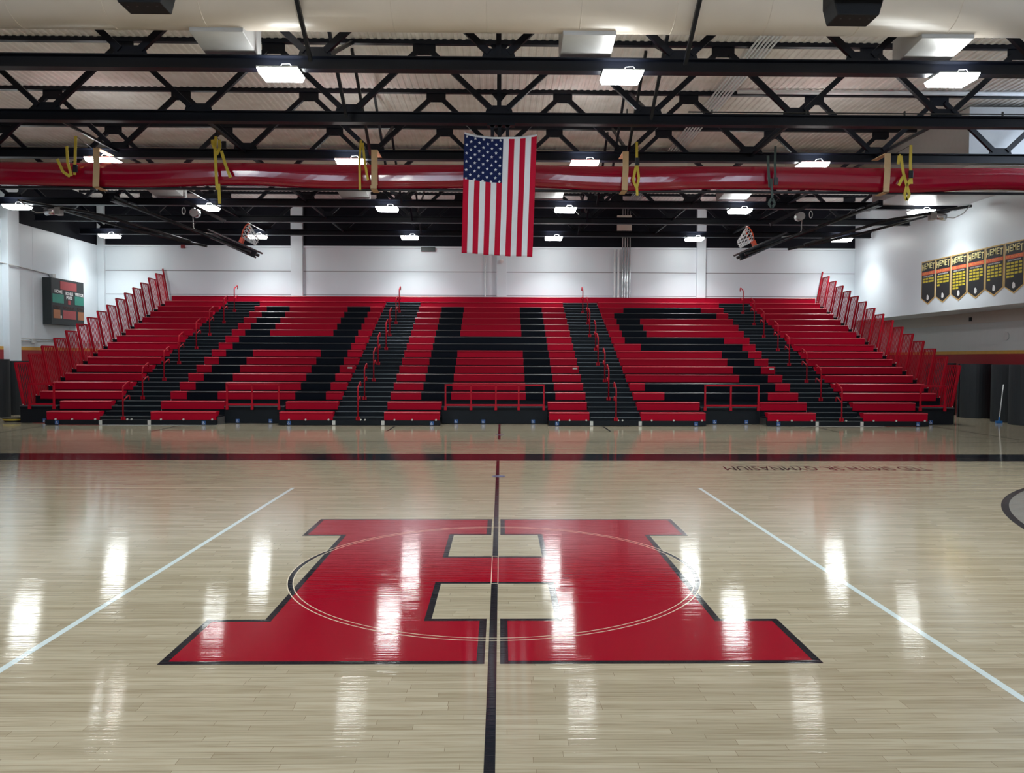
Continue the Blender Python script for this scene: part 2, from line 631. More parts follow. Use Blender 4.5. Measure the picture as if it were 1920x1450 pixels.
def bench_profile(k):
    y, z = YR(k), ZR(k)
    return [(y, z - .024), (y + .006, z - .010), (y + .020, z), (y + .29, z), (y + .29, z - .03), (y + .06, z - .235), (y + .016, z - .235), (y + .013, z - .040), (y + .002, z - .034)]


def bench(k, x0, x1, c, root):
    b = MB().prism(bench_profile(k), x0, x1)
    b.b.faces.ensure_lookup_table()
    for i in (0, 1, 8):
        b.b.faces[i].material_index = 1
    return obj('bench_seat', b, [c, c + '_lip'], root)


def H_rows(xs):
    d = {}
    for k in range(1, 17):
        a, b_, c, d_, e, f = xs
        if k in (9, 10):
            d[k] = [(a, b_, 'red'), (b_, e, 'black'), (e, f, 'red')]
        elif k == 16:
            d[k] = [(a, f, 'red')]
        elif k >= 3:
            d[k] = [(a, b_, 'red'), (b_, c, 'black'), (c, d_, 'red'), (d_, e, 'black'), (e, f, 'red')]
    return d


SEC = {}
dl = H_rows((-9.92, -9.43, -8.505, -6.17, -5.245, -4.745))
for k in (1, 2):
    dl[k] = [(-9.92, -8.065, 'red'), (-6.27, -4.745, 'red')]
dc = H_rows((-3.285, -2.36, -1.455, .815, 1.715, 2.63))
for k in (1, 2):
    dc[k] = [(-3.285, -1.695, 'red'), (1.445, 2.60, 'red')]
a, z = 4.09, 9.14
x1, x2, x3, x4, x5, x6 = 4.57, 5.04, 5.49, 7.74, 8.21, 8.67
R_, K_ = 'red', 'black'
ds = {1: [(a, 5.95, R_), (7.745, z, R_)], 2: [(a, 5.95, R_), (7.745, z, R_)],
      3: [(a, x2, R_), (x2, x5, K_), (x5, z, R_)], 4: [(a, x1, R_), (x1, x6, K_), (x6, z, R_)],
      5: [(a, x4, R_), (x4, x6, K_), (x6, z, R_)], 6: [(a, x4, R_), (x4, x6, K_), (x6, z, R_)],
      7: [(a, x4, R_), (x4, x6, K_), (x6, z, R_)], 8: [(a, x4, R_), (x4, x6, K_), (x6, z, R_)],
      9: [(a, x2, R_), (x2, x6, K_), (x6, z, R_)], 10: [(a, x1, R_), (x1, x5, K_), (x5, z, R_)],
      11: [(a, x1, R_), (x1, x3, K_), (x3, z, R_)], 12: [(a, x1, R_), (x1, x3, K_), (x3, z, R_)],
      13: [(a, x1, R_), (x1, x3, K_), (x3, z, R_)], 14: [(a, x1, R_), (x1, x6, K_), (x6, z, R_)],
      15: [(a, x2, R_), (x2, x5, K_), (x5, z, R_)], 16: [(a, z, R_)]}
dL = {k: [(-13.82, -11.36, 'red')] for k in range(3, 17)}
dL[1] = dL[2] = [(-12.86, -11.36, 'red')]
dR = {k: [(10.515, 13.38, 'red')] for k in range(3, 17)}
dR[1] = dR[2] = [(10.515, 12.39, 'red')]
SECTIONS = [
    ('left end block of all red bleacher benches, beside the scoreboard wall', dL, -13.99, -11.36, [(-13.99, -12.90)]),
    ('red bleacher block whose black seats form an H, left of the middle block', dl, -9.92, -4.745, [(-8.05, -6.29)]),
    ('middle red bleacher block with black seats forming an H, behind the long guard rail', dc, -3.285, 2.63, [(-1.68, 1.43)]),
    ('red bleacher block whose black seats form the letter S', ds, 4.09, 9.14, [(5.96, 7.73)]),
    ('right end block of all red bleacher benches, beside the rolled mats', dR, 10.51, 13.53, [(12.42, 13.53)]),
]


def access_sign(parent, x, y, z):
    s = obj('access_sign', MB().box(x - .055, x + .055, y - .004, y, z - .055, z + .055), 'blue', parent)
    c = MB()
    c.tube([(x - .008 + .024 * math.cos(t), y - .006, z - .018 + .024 * math.sin(t)) for t in [math.radians(130 + i * 25) for i in range(10)]], .004, 5)
    c.tube([(x - .012, y - .006, z + .024), (x - .008, y - .006, z - .008), (x + .016, y - .006, z - .010), (x + .028, y - .006, z - .036)], .0045, 5)
    c.tube([(x - .012, y - .007, z + .034), (x - .012, y - .005, z + .034)], .009, 8)
    obj('wheelchair_symbol', c, 'white', s)


ADA_LOW = [-12.56, -8.41, -5.99, -1.92, 1.67, 5.67, 8.05, 12.1]
ADA_REC = [-13.29, -7.67, -6.71, -1.26, -.46, 1.01, 6.39, 7.33, 12.84]
for lab, d, xa, xb, recess in SECTIONS:
    root = thing('bleacher_section', ((xa + xb) / 2, Y1, 0), lab, 'bleachers')
    for k in range(1, 17):
        segs = d[k]
        for (s0, s1, c) in segs:
            bench(k, s0 + .0015, s1 - .0015, c, root)
        # deck and riser behind / below the seats
        spans = [(xa, xb)]
        if k == 1:
            r0, r1 = recess[0]
            spans = [(p, q) for p, q in ((xa, r0), (r1, xb)) if q - p > .2]
        b = MB()
        for p, q in spans:
            b.box(p, q, YR(k) + .03, YR(k) + DR + .05, DZ(k) - .03, DZ(k) - .002)
            b.box(p, q, YR(k) + .06, YR(k) + .08, DZ(k) - .26 if k > 1 else .02, DZ(k) - .03)
        obj('tier_deck', b, 'deck', root)
    r0, r1 = recess[0]
    pn = obj('platform_panel', MB().box(r0, r1, 23.29, 23.33, .01, .425), 'panel', root, bevel=.005)
    obj('platform_deck', MB().box(r0, r1, 23.27, YR(3) + .1, .425, .509), 'deck', root)
    obj('platform_nosing', MB().box(r0, r1, 23.262, 23.30, .49, .512), 'nose', root)
    for x in ADA_REC:
        if r0 < x < r1:
            access_sign(pn, x, 23.289, .075)
    for p, q in ((xa, r0), (r1, xb)):
        if q - p > .2:
            kp = obj('kick_panel', MB().box(p, q, 22.62, 22.66, .012, .15), 'panel', root, bevel=.004)
            for x in ADA_LOW:
                if p < x < q:
                    access_sign(kp, x, 22.618, .07)
            for x in (p + .3, (p + q) / 2, q - .12):
                obj('bumper_stud', MB().tube([(x, 22.61, .165), (x, 22.64, .165)], .026, 10), 'label', root)
    if lab.find('H') > 0 or lab.find('letter S') > 0:
        x = {-9.92: -4.91, -3.285: 2.5, 4.09: 9.02}[xa]
        obj('seat_label', MB().box(x - .075, x + .075, YR(6) + .0105, YR(6) + .0135, ZR(6) - .10, ZR(6) - .05), 'label', root)

# the row along the very top, unbroken
root = thing('top_bench', (-.2, YR(17), 4), 'long red bench board along the very top of the bleachers', 'bleachers')
bench(17, -13.82, 13.45, 'red', root)
obj('tier_deck', MB().box(-13.82, 13.45, YR(17) + .04, YB - .02, DZ(17) - .12, DZ(17)), 'deck', root)

# aisles of half steps
AISLES = [(-11.36, -9.92, 'far left aisle'), (-4.745, -3.285, 'aisle between the two H blocks'),
          (2.63, 4.09, 'aisle left of the S block'), (9.14, 10.50, 'far right aisle')]
for xa, xb, nm in AISLES:
    root = thing('aisle_stair', ((xa + xb) / 2, Y1, 0), 'black half-step stair filling the ' + nm + ' of the bleachers', 'stairs')
    g = .004
    for k in range(1, 17):
        for hstep in (0, 1):
            y0 = YR(k) + hstep * DR / 2
            zt = DZ(k) + hstep * RR / 2
            zb = zt - RR / 2 - .01 if not (k == 1 and hstep == 0) else .155
            b = MB()
            b.box(xa + g, xb - g, y0 + .02, YR(k) + DR + .03, zt - .03, zt)
            b.box(xa + g, xb - g, y0 + .02, y0 + .04, zb, zt - .03)
            s = obj('step', b, 'deck', root)
            obj('nosing', MB().box(xa + g, xb - g, y0, y0 + .045, zt - .016, zt + .003), 'nose', s, bevel=.003)
    kp = obj('kick_panel', MB().box(xa + g, xb - g, 22.62, 22.66, .012, .15), 'panel', root, bevel=.004)
    for x in (xa + .03, xb - .03):
        obj('warning_label', MB().box(x - .045, x + .045, 22.612, 22.618, .012, .14), 'label', kp)
    for x in ((xa + xb) / 2 + .07, (xa + xb) / 2 + .19):
        obj('bumper_stud', MB().tube([(x, 22.60, .165), (x, 22.64, .165)], .024, 10), 'label', root)

# aisle handrails
HR = [[-10.68, -10.74, -10.67, -10.75, -10.69, -10.72, -10.67, -10.72], [-4.02, -4.07, -4.01, -4.08, -4.01, -4.07, -4.02, -4.07],
      [3.36, 3.33, 3.39, 3.34, 3.42, 3.36, 3.43, 3.38], [9.87, 9.82, 9.91, 9.84, 9.93, 9.88, 9.95, 9.93]]
proto = None
for ai, (xa, xb, nm) in enumerate(AISLES):
    for i, x in enumerate(HR[ai]):
        k = 1 + 2 * i
        loc = Vector((x, YR(k) - .03, DZ(k) - .08))
        lab = 'red hooked handrail, %s from the floor, in the %s' % (ORD[i], nm)
        if proto is None:
            r = thing('aisle_handrail', loc, lab, 'handrail')
            o = loc
            obj('post', MB().tube([o + Vector((0, 0, 0)), o + Vector((0, .0, .86)), o + Vector((0, .02, .92)), o + Vector((0, .06, .95))], .021, 8), 'railred', r)
            obj('upper_grip', MB().tube([o + Vector((0, .055, .945)), o + Vector((0, .33, 1.06)), o + Vector((0, .40, 1.07)), o + Vector((0, .43, 1.03)), o + Vector((0, .43, .93))], .02, 8), 'railred', r)
            obj('lower_grip', MB().tube([o + Vector((0, .0, .52)), o + Vector((0, .30, .65)), o + Vector((0, .38, .66)), o + Vector((0, .41, .62)), o + Vector((0, .41, .54))], .018, 8), 'railred', r)
            obj('base_bracket', MB().box(o.x - .06, o.x + .06, o.y - .005, o.y + .028, o.z - .02, o.z + .08), 'railred', r, bevel=.004)
            proto = r
        else:
            r = copy_tree(proto)
            r.location = loc
            r['label'] = lab
        r['group'] = 'aisle handrails'

# slatted end rails
def end_rail(side, j):
    xb, lean = (-14.02, -.25) if side < 0 else (13.58, .25)
    y0 = Y1 + DR * (j + .33)
    y1 = y0 + DR
    zl = Z1 + RR * (j + .33)
    zb, zt = zl - .345, zl + 1.0 + (.05 if j > 9 else .02)
    def P(y, z): return Vector((xb + lean * (z - zb) / (zt - zb), y, z))
    last = j == 16
    if last:
        y1 = YB - .03
    lab = 'red slatted end rail at the %s end of the bleachers, %s up from the floor' % ('left' if side < 0 else 'right', ORD[j - 1])
    r = thing('end_rail', P(y0, zb), lab, 'railing', 'slatted end rails')
    b = MB()
    b.bar(P(y0, zb), P(y0, zt), .05, .05, (1, 0, 0)).bar(P(y1 - .05, zb + .04), P(y1 - .05, zt), .035, .035, (1, 0, 0))
    b.bar(P(y0, zt), P(y1 - .03, zt), .04, .04)
    b.bar(P(y0, zb + .06), P(y1 - .03, zb + .06), .035, .035)
    obj('frame', b, 'railred', r)
    b = MB()
    n = 6 if not last else 1
    for i in range(n):
        y = y0 + (y1 - y0 - .05) * (i + 1) / (n + 1)
        b.bar(P(y, zb + .06), P(y, zt), .02, .02, (1, 0, 0))
    obj('slat_infill', b, 'railred', r)
    b = MB()
    for dz in (.05, .14):
        p = P(y0, zb + dz)
        b.tube([p + Vector((0, -.028, 0)), p + Vector((0, -.024, 0))], .016, 8)
    obj('bolt_head', b, 'label', r)


for side in (-1, 1):
    for j in range(1, 17):
        end_rail(side, j)

# guard rails in front of the wheelchair bays
def guard(lab, xs):
    yg = 23.225
    r = thing('guard_rail', ((xs[0] + xs[-1]) / 2, yg, .43), lab, 'railing', 'guard rails of the wheelchair bays')
    for x in xs:
        p = obj('post', MB().bar((x, yg, .43), (x, yg, 1.15), .045, .045, (0, 1, 0)), 'railred', r)
        obj('foot_clamp', MB().bar((x, yg, .41), (x, yg, .52), .075, .05, (0, 1, 0)), 'railred', p)
    obj('top_rail', MB().bar((xs[0] - .025, yg, 1.15), (xs[-1] + .025, yg, 1.15), .045, .045), 'railred', r)
    obj('bottom_rail', MB().bar((xs[0], yg, .56), (xs[-1], yg, .56), .03, .05), 'railred', r)


guard('long five-post red guard rail in front of the middle H block', [-1.57, -.82, -.09, .58, 1.32])
guard('three-post red guard rail in front of the left H block', [-7.95, -7.22, -6.44])
guard('three-post red guard rail in front of the S block', [6.08, 6.84, 7.66])
guard('short two-post red guard rail at the left end of the bleachers', [-13.68, -12.97])
guard('short two-post red guard rail at the right end of the bleachers', [12.48, 13.21])

# ------------------------------------------------------------------ roof trusses
HB, TZ0, TS, NX = 6.88, 13.87, 3.067, 3.162
ZT = 8.56
def truss(k, lab, x0=XL + .12, x1=XR - .12):
    Y = TZ0 + k * TS
    r = thing('roof_truss', (0, Y, HB), lab, 'truss', 'black roof trusses')
    b = MB()
    prof = [(Y - .1, HB), (Y + .1, HB), (Y + .1, HB + .02), (Y + .02, HB + .035), (Y + .02, HB + .195), (Y + .1, HB + .21), (Y + .1, HB + .23),
            (Y - .1, HB + .23), (Y - .1, HB + .21), (Y - .02, HB + .195), (Y - .02, HB + .035), (Y - .1, HB + .02)]
    b.prism(prof, x0, x1)
    obj('bottom_chord', b, 'steel', r)
    obj('top_chord', MB().box(x0, x1, Y - .06, Y + .06, ZC - .085, ZC + .01), 'steel', r)
    zb, zt = HB + .26, ZT - .05
    for i in range(-5, 5):
        xb = i * NX
        if x0 < xb < x1:
            obj('gusset_plate', MB().prism([(xb - .30, HB + .22), (xb + .30, HB + .22), (xb + .24, HB + .40), (xb - .24, HB + .40)], Y - .012, Y + .012, 'y'), 'steel', r)
        xt = (i + .5) * NX
        if x0 < xt < x1:
            obj('gusset_plate', MB().prism([(xt - .24, ZT - .02), (xt + .24, ZT - .02), (xt + .24, ZT - .17), (xt + .16, ZT - .24), (xt - .16, ZT - .24), (xt - .24, ZT - .17)], Y - .012, Y + .012, 'y'), 'steel', r)
        for s in (-1, 1):
            # thin / heavy alternate as in the photo
            xq = xb + s * NX / 2
            p, q = Vector((xb + s * .17, Y, HB + .33)), Vector((xq - s * .14, Y, ZT - .16))
            if q.x < x0:
                t = (x0 - p.x) / (q.x - p.x); q = p.lerp(q, t)
            if q.x > x1:
                t = (x1 - p.x) / (q.x - p.x); q = p.lerp(q, t)
            if x0 < xb < x1:
                obj('web_member', MB().bar(p, q, .085, .11), 'steel', r)
    obj('center_post', MB().bar((0, Y, HB + .2), (0, Y, ZT), .09, .09), 'steel', r)
    b = MB()
    for s in (-1, 1):
        b.prism([(s * .02, ZT - .02), (s * .2, ZT - .02), (s * .02, ZT - .24)], Y - .012, Y + .012, 'y')
    obj('knee_plate', b, 'steel', r)
    return r


TL = {-1: 'black roof truss nearest the camera, in front of the big white duct', 0: 'black roof truss carrying the three largest lights, just behind the near duct',
      1: 'black roof truss from which the flag hangs', 2: 'black roof truss just above the red rolled curtain', 3: 'black roof truss hidden behind the red rolled curtain',
      4: 'black roof truss holding the six lights behind the red curtain', 5: 'black roof truss between the last two rows of lights',
      6: 'black roof truss nearest the back wall'}
for k, lab in TL.items():
    truss(k, lab, x1=12.1 if k == 3 else XR - .12)
for i in (-3, -2, 2, 3):
    r = thing('roof_strut', (i * NX, 22, HB + .1), 'black strut line tying the truss bottoms, %s' % {-3: 'nearest the left wall', -2: 'second from the left wall', 2: 'second from the right wall', 3: 'nearest the right wall'}[i], 'strut', 'roof struts')
    for k in range(1, 6):
        obj('strut_segment', MB().bar((i * NX, TZ0 + k * TS + .02, HB + .17), (i * NX, TZ0 + (k + 1) * TS - .02, HB + .17), .05, .06), 'steel', r)
for i in (-1, 1):
    r = thing('cross_bracing', (i * NX, 22, HB + .1), 'black crossed bracing between trusses, %s of the flag' % ('left' if i < 0 else 'right'), 'bracing', 'roof cross bracing')
    for k in range(-1, 6):
        ya, yb = TZ0 + k * TS, TZ0 + (k + 1) * TS
        obj('brace_rod', MB().bar((i * NX, yb - .32, HB + .05), (i * NX, ya + .33, ZC - .06), .06, .07), 'steel', r)
        if k >= 0 and k != 3:
            obj('brace_rod', MB().bar((i * NX + .09, ya + .05, HB + .22), (i * NX + .09, yb - .05, ZT), .06, .07), 'steel', r)

# ------------------------------------------------------------------ lights
LX = {0: [-3.75, 2.13, 7.90], 2: [-9.85, -3.71, 2.14, 7.88], 4: [-15.68, -9.55, -3.68, 2.16, 7.91, 13.93], 6: [-15.7, -9.80, -3.65, 2.18, 7.92, 13.94],
      -2: [-9.7, -3.7, 2.15, 7.9, 13.9], -4: [-3.7, 7.9]}
ROWN = {0: 'front row, on the nearest visible truss', 2: 'row above the red curtain', 4: 'row on the truss behind the curtain', 6: 'last row, near the back wall',
        -2: 'row over the near half of the court', -4: 'row behind the camera'}
lp = None
for k, xs in LX.items():
    Y = TZ0 + k * TS
    order = sorted(xs)
    for x in xs:
        loc = Vector((x, Y, 6.88))
        lab = 'bright LED high-bay light, %s, %s from the left' % (ROWN[k], ORD[order.index(x)])
        if lp is None:
            lp = thing('ceiling_light', loc, lab, 'light')
            o = loc
            b = MB()
            t0, t1 = (.345, .26), (.315, .225)
            b.hexa([(o.x - t1[0], o.y - t1[1], o.z - .125), (o.x + t1[0], o.y - t1[1], o.z - .125), (o.x + t1[0], o.y + t1[1], o.z - .125), (o.x - t1[0], o.y + t1[1], o.z - .125),
                    (o.x - t0[0], o.y - t0[1], o.z - .04), (o.x + t0[0], o.y - t0[1], o.z - .04), (o.x + t0[0], o.y + t0[1], o.z - .04), (o.x - t0[0], o.y + t0[1], o.z - .04)])
            obj('lens', b, 'lens', lp)
            obj('housing', MB().box(o.x - .35, o.x + .35, o.y - .265, o.y + .265, o.z - .038, o.z - .015), 'housing', lp, bevel=.004)
            ld = bpy.data.lights.new('led_array', 'AREA')
            ld.shape = 'RECTANGLE'
            ld.size, ld.size_y = .62, .44
            ld.energy = LAMP_W
            ld.color = (.94, 1.0, .985)
            ld.spread = math.radians(112)
            lo = bpy.data.objects.new('led_array', ld)
            COL.objects.link(lo)
            lo.parent = lp
            lo.location = (0, 0, -.130)
            lu = bpy.data.lights.new('added_ceiling_fill', 'AREA')  # added upward fill to brighten the ceiling, not part of the real fixture
            lu.shape = 'RECTANGLE'
            lu.size, lu.size_y = .6, .4
            lu.energy = FILL_W
            lu.color = (.98, 1.0, .98)
            lu.spread = math.radians(175)
            lo = bpy.data.objects.new('added_ceiling_fill', lu)
            COL.objects.link(lo)
            lo.parent = lp
            lo.location = (0, 0, -.008)
            lo.rotation_euler = (PI, 0, 0)
            b = MB()
            b.bar((o.x - .1, o.y, o.z - .02), (o.x - .1, o.y, o.z), .12, .05)
            obj('bracket', b, 'steel', lp)
            obj('power_cable', MB().tube([(o.x + .0, o.y - .12, o.z - .02), (o.x + .05, o.y - .13, o.z + .06), (o.x + .18, o.y - .13, o.z + .07), (o.x + .25, o.y - .12, o.z - .02)], .005, 5), 'housing', lp)
            r = lp
        else:
            r = copy_tree(lp)
            r.location = loc
            r['label'] = lab
        r['group'] = 'LED ceiling lights'

# ------------------------------------------------------------------ ducts
def duct(Y, z, rad, xa, xb, lab):
    r = thing('air_duct', (0, Y, z), lab, 'duct')
    obj('duct_body', MB().tube([(xa, Y, z), (xb, Y, z)], rad, 48), 'duct', r)
    x = xa + 1.5
    while x < xb:
        obj('seam_band', MB().tube([(x, Y, z), (x + .015, Y, z)], rad + .003, 48), 'duct', r)
        x += 1.52
    return r


d1 = duct(13.22, 7.9, .575, XL + .1, XR - .1, 'large white round duct crossing the top of the picture')
d2 = duct(25.45, 8.0, .565, XL + .1, 12.15, 'white round duct half hidden behind the red rolled curtain')
for d, Y, xs, hw in ((d1, 13.2, (-4.62, 1.5, 7.45), .44), (d2, 25.42, (-10.75, -4.72, 1.6, 7.65), .46)):
    for x in xs:
        b = MB()
        b.hexa([(x - hw, Y + .0, 7.26), (x + hw, Y + .0, 7.26), (x + hw, Y + 1.0, 7.13), (x - hw, Y + 1.0, 7.13),
                (x - hw, Y + .0, 7.7), (x + hw, Y + .0, 7.7), (x + hw, Y + 1.0, 7.7), (x - hw, Y + 1.0, 7.7)])
        obj('outlet_box', b, 'metal', d, bevel=.01)
b = MB().box(12.2, XR - .02, 20.6, 25.95, 6.99, 8.5)
tag(obj('sheet_metal_duct', b, 'metal', bevel=.01, loc=(13.7, 23, 6.99)), 'large rectangular white duct against the right wall', 'duct')

# ------------------------------------------------------------------ rolled divider curtain with straps
Yt = 19.55
r = thing('divider_curtain', (0, Yt, 6.2), 'long red rolled-up divider curtain hanging across the gym', 'curtain')
b = MB()
prof = [(-.27, 6.42), (-.25, 6.54), (-.15, 6.63), (0, 6.655), (.15, 6.63), (.26, 6.53), (.28, 6.40), (.25, 6.24), (.15, 6.12), (0, 6.085), (-.14, 6.10), (-.225, 6.175), (-.250, 6.235), (-.262, 6.365)]
n = 140
rings = []
for i in range(n + 1):
    x = XL + .15 + (XR - XL - .3) * i / n
    sag = .035 * math.cos(x * 2 * PI / 6.35) + .012 * math.sin(x * 1.7)
    cre = .012 * math.sin(x * .8) + .006 * math.sin(x * 2.1 + 1)
    ring = []
    for (y, z) in prof:
        zz = z + sag * (1 if z < 6.45 else .3)
        if 6.2 < z < 6.4 and y < 0:
            zz += cre
        if abs(z - 6.235) < .001:
            y += .0022 * math.sin(x * .9 + .7) + .0016 * math.sin(x * 2.3)
        ring.append(b.b.verts.new((x, Yt + y, zz)))
    rings.append(ring)
for A, B in zip(rings[:-1], rings[1:]):
    for i in range(len(prof)):
        f = b.b.faces.new([A[i], A[(i + 1) % len(prof)], B[(i + 1) % len(prof)], B[i]])
        f.smooth = i not in (11, 12, 13)
b.b.faces.new(rings[0]); b.b.faces.new(rings[-1][::-1])
obj('curtain_roll', b, 'curtain', r)
obj('batten_pipe', MB().tube([(XL + .15, Yt, 6.045), (XR - .15, Yt, 6.045)], .035, 10), 'steel2', r)

for i, (x, wd) in enumerate(((181, .15), (702, .15), (1173, .14), (1664, .15))):
    b = MB()
    yf = Yt - .34
    x = at(x, 320, yf).x
    b.ribbon([(x, yf, 6.92), (x, yf, 6.5)], wd, .012).ribbon([(x, yf, 6.5), (x - (.02 if i != 1 else 0), yf, 6.08)], wd, .012)
    b.box(x - wd / 2 - .02, x + wd / 2 - .02, yf - .006, Yt + .1, 5.99, 6.002).box(x - wd / 2 - .02, x + wd / 2 - .02, yf - .006, yf + .006, 5.99, 6.08)
    b.box(x - wd / 2, x + wd / 2, yf - .006, TZ0 + 2 * TS - .1, 6.915, 6.927)
    tag(obj('curtain_sling', b, 'tan', loc=(x, yf, 6.2)), ['tan sling strap around the curtain, under the leftmost light of the curtain row', 'tan sling strap around the curtain, just left of the flag',
        'tan sling strap around the curtain, between the flag and the green grey strap', 'tan sling strap around the curtain, rightmost, beside the knotted yellow strap'][i], 'strap', 'tan slings holding the curtain')


def strap(name, lab, mat, lines, w, Y=19.17, buckle=None):
    p0 = at(*lines[0][0], Y)
    r = thing(name, p0, lab, 'strap', 'hanging ratchet straps')
    for i, ln in enumerate(lines):
        b = MB()
        yy = Y - .012 * i
        if i == 0:
            t = at(*ln[0], Y)
            obj('tie_cord', MB().tube([t, (t.x, 19.91, HB + .225), (t.x, 20.05, HB + .236)], .006, 6), 'steel2', r)
        b.ribbon([at(u, v, yy) for u, v in ln], w, .006)
        obj('webbing', b, mat, r)
    if buckle:
        c = at(*buckle, Y - .05)
        obj('buckle', MB().box(c.x - .05, c.x + .05, c.y - .02, c.y + .02, c.z - .09, c.z + .09), 'steel2', r, bevel=.006)


strap('ratchet_strap', 'yellow strap with black buckle near the left wall, hanging over the curtain', 'yellow', [[(142, 255), (141, 290), (140, 328)], [(107, 298), (118, 322), (131, 331)], [(125, 274), (127, 305), (134, 330)]], .065, buckle=(141, 316))
strap('ratchet_strap', 'long yellow knotted strap left of the flag that dangles below the curtain', 'yellow', [[(405, 256), (403, 275), (405, 320), (407, 356)], [(411, 262), (412, 278), (406, 290)], [(415, 283), (423, 310), (432, 333)], [(398, 262), (399, 272), (405, 282)], [(410, 345), (412, 382)]], .07, buckle=(420, 272))
strap('ratchet_strap', 'thin yellow strap beside the light left of the flag', 'yellow', [[(677, 262), (674, 300), (675, 356)], [(680, 268), (684, 305), (690, 338)]], .055)
strap('ratchet_strap', 'yellow looped strap right of the flag', 'yellow', [[(1194, 266), (1194, 305), (1187, 338), (1193, 352)], [(1194, 305), (1198, 335), (1194, 352), (1195, 367)]], .06, buckle=(1195, 303))
strap('ratchet_strap', 'dark green grey strap with a hanging hook', 'green', [[(1440, 292), (1441, 320), (1443, 352)], [(1454, 274), (1453, 310), (1454, 340)], [(1446, 335), (1448, 370), (1441, 382), (1447, 390), (1453, 382), (1448, 372)]], .06, buckle=(1455, 340))
strap('ratchet_strap', 'yellow knotted strap with black buckle near the right wall', 'yellow', [[(1708, 272), (1707, 310), (1709, 345)], [(1686, 292), (1689, 292), (1694, 325), (1701, 350), (1705, 365), (1700, 376), (1696, 366), (1700, 350), (1708, 335)], [(1697, 328), (1691, 335), (1685, 348)], [(1684, 308), (1686, 292)]], .07, buckle=(1708, 327))

# ------------------------------------------------------------------ flag
Yf = 16.86
r = thing('flag', (0.03, Yf, 6.7), 'large American flag hanging vertically from the roof in the middle', 'flag')
NXF, NZF = 52, 60
TLc, TRc, BLc, BRc = (-.73, 6.70), (.80, 6.67), (-.79, 4.17), (.715, 4.09)
def flag_pt(s, t, off=0):
    xt, zt_ = TLc[0] + (TRc[0] - TLc[0]) * s, TLc[1] + (TRc[1] - TLc[1]) * s - .09 * math.sin(PI * s) ** .8
    xb, zb_ = BLc[0] + (BRc[0] - BLc[0]) * s, BLc[1] + (BRc[1] - BLc[1]) * s - .02 * math.sin(PI * s)
    y = .022 * math.sin(s * 19 + 1.2 * t) * (.3 + t) + .012 * math.sin(t * 16 + s * 9) + .014 * math.sin(s * 7 - t * 5)
    return Vector((xt + (xb - xt) * t, Yf + y - off, zt_ + (zb_ - zt_) * t))
b = MB()
V = [[b.b.verts.new(flag_pt(i / NXF, j / NZF)) for i in range(NXF + 1)] for j in range(NZF + 1)]
for j in range(NZF):
    for i in range(NXF):
        st = i * 13 // NXF
        white = st % 2 == 1
        if st < 7 and j < int(NZF * .395):
            mi = 2
        else:
            mi = 1 if white else 0
        if j == 0:
            mi = 1
        f = b.b.faces.new([V[j][i], V[j + 1][i], V[j + 1][i + 1], V[j][i + 1]])
        f.material_index = mi
        f.smooth = True
for j in range(11):
    nst = 5 if j % 2 == 0 else 4
    for i in range(nst):
        s = (.07 + .215 * i + (0 if nst == 5 else .1075)) * 7 / 13
        t = .395 * (.075 + j * .088)
        c = flag_pt(s, t, .008)
        pts = []
        for q in range(10):
            rr = .036 if q % 2 == 0 else .0145
            a_ = PI / 2 + q * PI / 5
            pts.append((c.x + rr * math.cos(a_), c.y, c.z + rr * math.sin(a_)))
        f = b.face(pts)
        f.material_index = 1
cl = obj('flag_cloth', b, ['fl_red', 'fl_white', 'fl_blue'], r, recalc=False)
so = cl.modifiers.new('thickness', 'SOLIDIFY')
so.thickness = .004
b = MB()
for x in (-.14, .01, .18):
    b.box(x - .035, x + .035, Yf - .02, Yf + .06, 6.62, 6.88)
    b.tube([(x, Yf - .02, 6.86), (x, Yf + .06, 6.86)], .06, 12)
b.box(-.25, .33, Yf - .03, Yf + .16, 6.84, 6.878)
obj('hanging_clamp', b, 'steel', r)

# ------------------------------------------------------------------ loudspeakers by the near duct
for x, z, lab in ((-4.93, 6.80, 'black loudspeaker hanging at the top left in front of the duct'), (5.01, 6.72, 'black loudspeaker hanging at the top right in front of the duct')):
    Y = 11.3
    r = thing('loudspeaker', (x, Y, z), lab, 'loudspeaker', 'hanging loudspeakers')
    b = MB()
    b.prism([(x - .35, z + .22), (x - .35, z + .42), (x - .28, z + .60), (x + .28, z + .60), (x + .35, z + .42), (x + .35, z + .22), (x + .29, z), (x - .29, z)], Y - .2, Y + .2, 'y')
    obj('cabinet', b, 'speaker', r, bevel=.015)
    obj('grille', MB().box(x - .3, x + .3, Y - .212, Y - .195, z + .22, z + .55), 'steel2', r)
    b = MB()
    for dx in (-.2, -.07, .07, .2):
        b.tube([(x + dx, Y - .08, z - .004), (x + dx, Y - .08, z + .01)], .014, 8)
    obj('rigging_bolt', b, 'steel2', r)
    b = MB()
    for dx in (-.3, .3):
        b.bar((x + dx, Y, z + .6), (x + dx, Y, ZC), .02, .02)
    obj('hanger_rod', b, 'steel2', r)

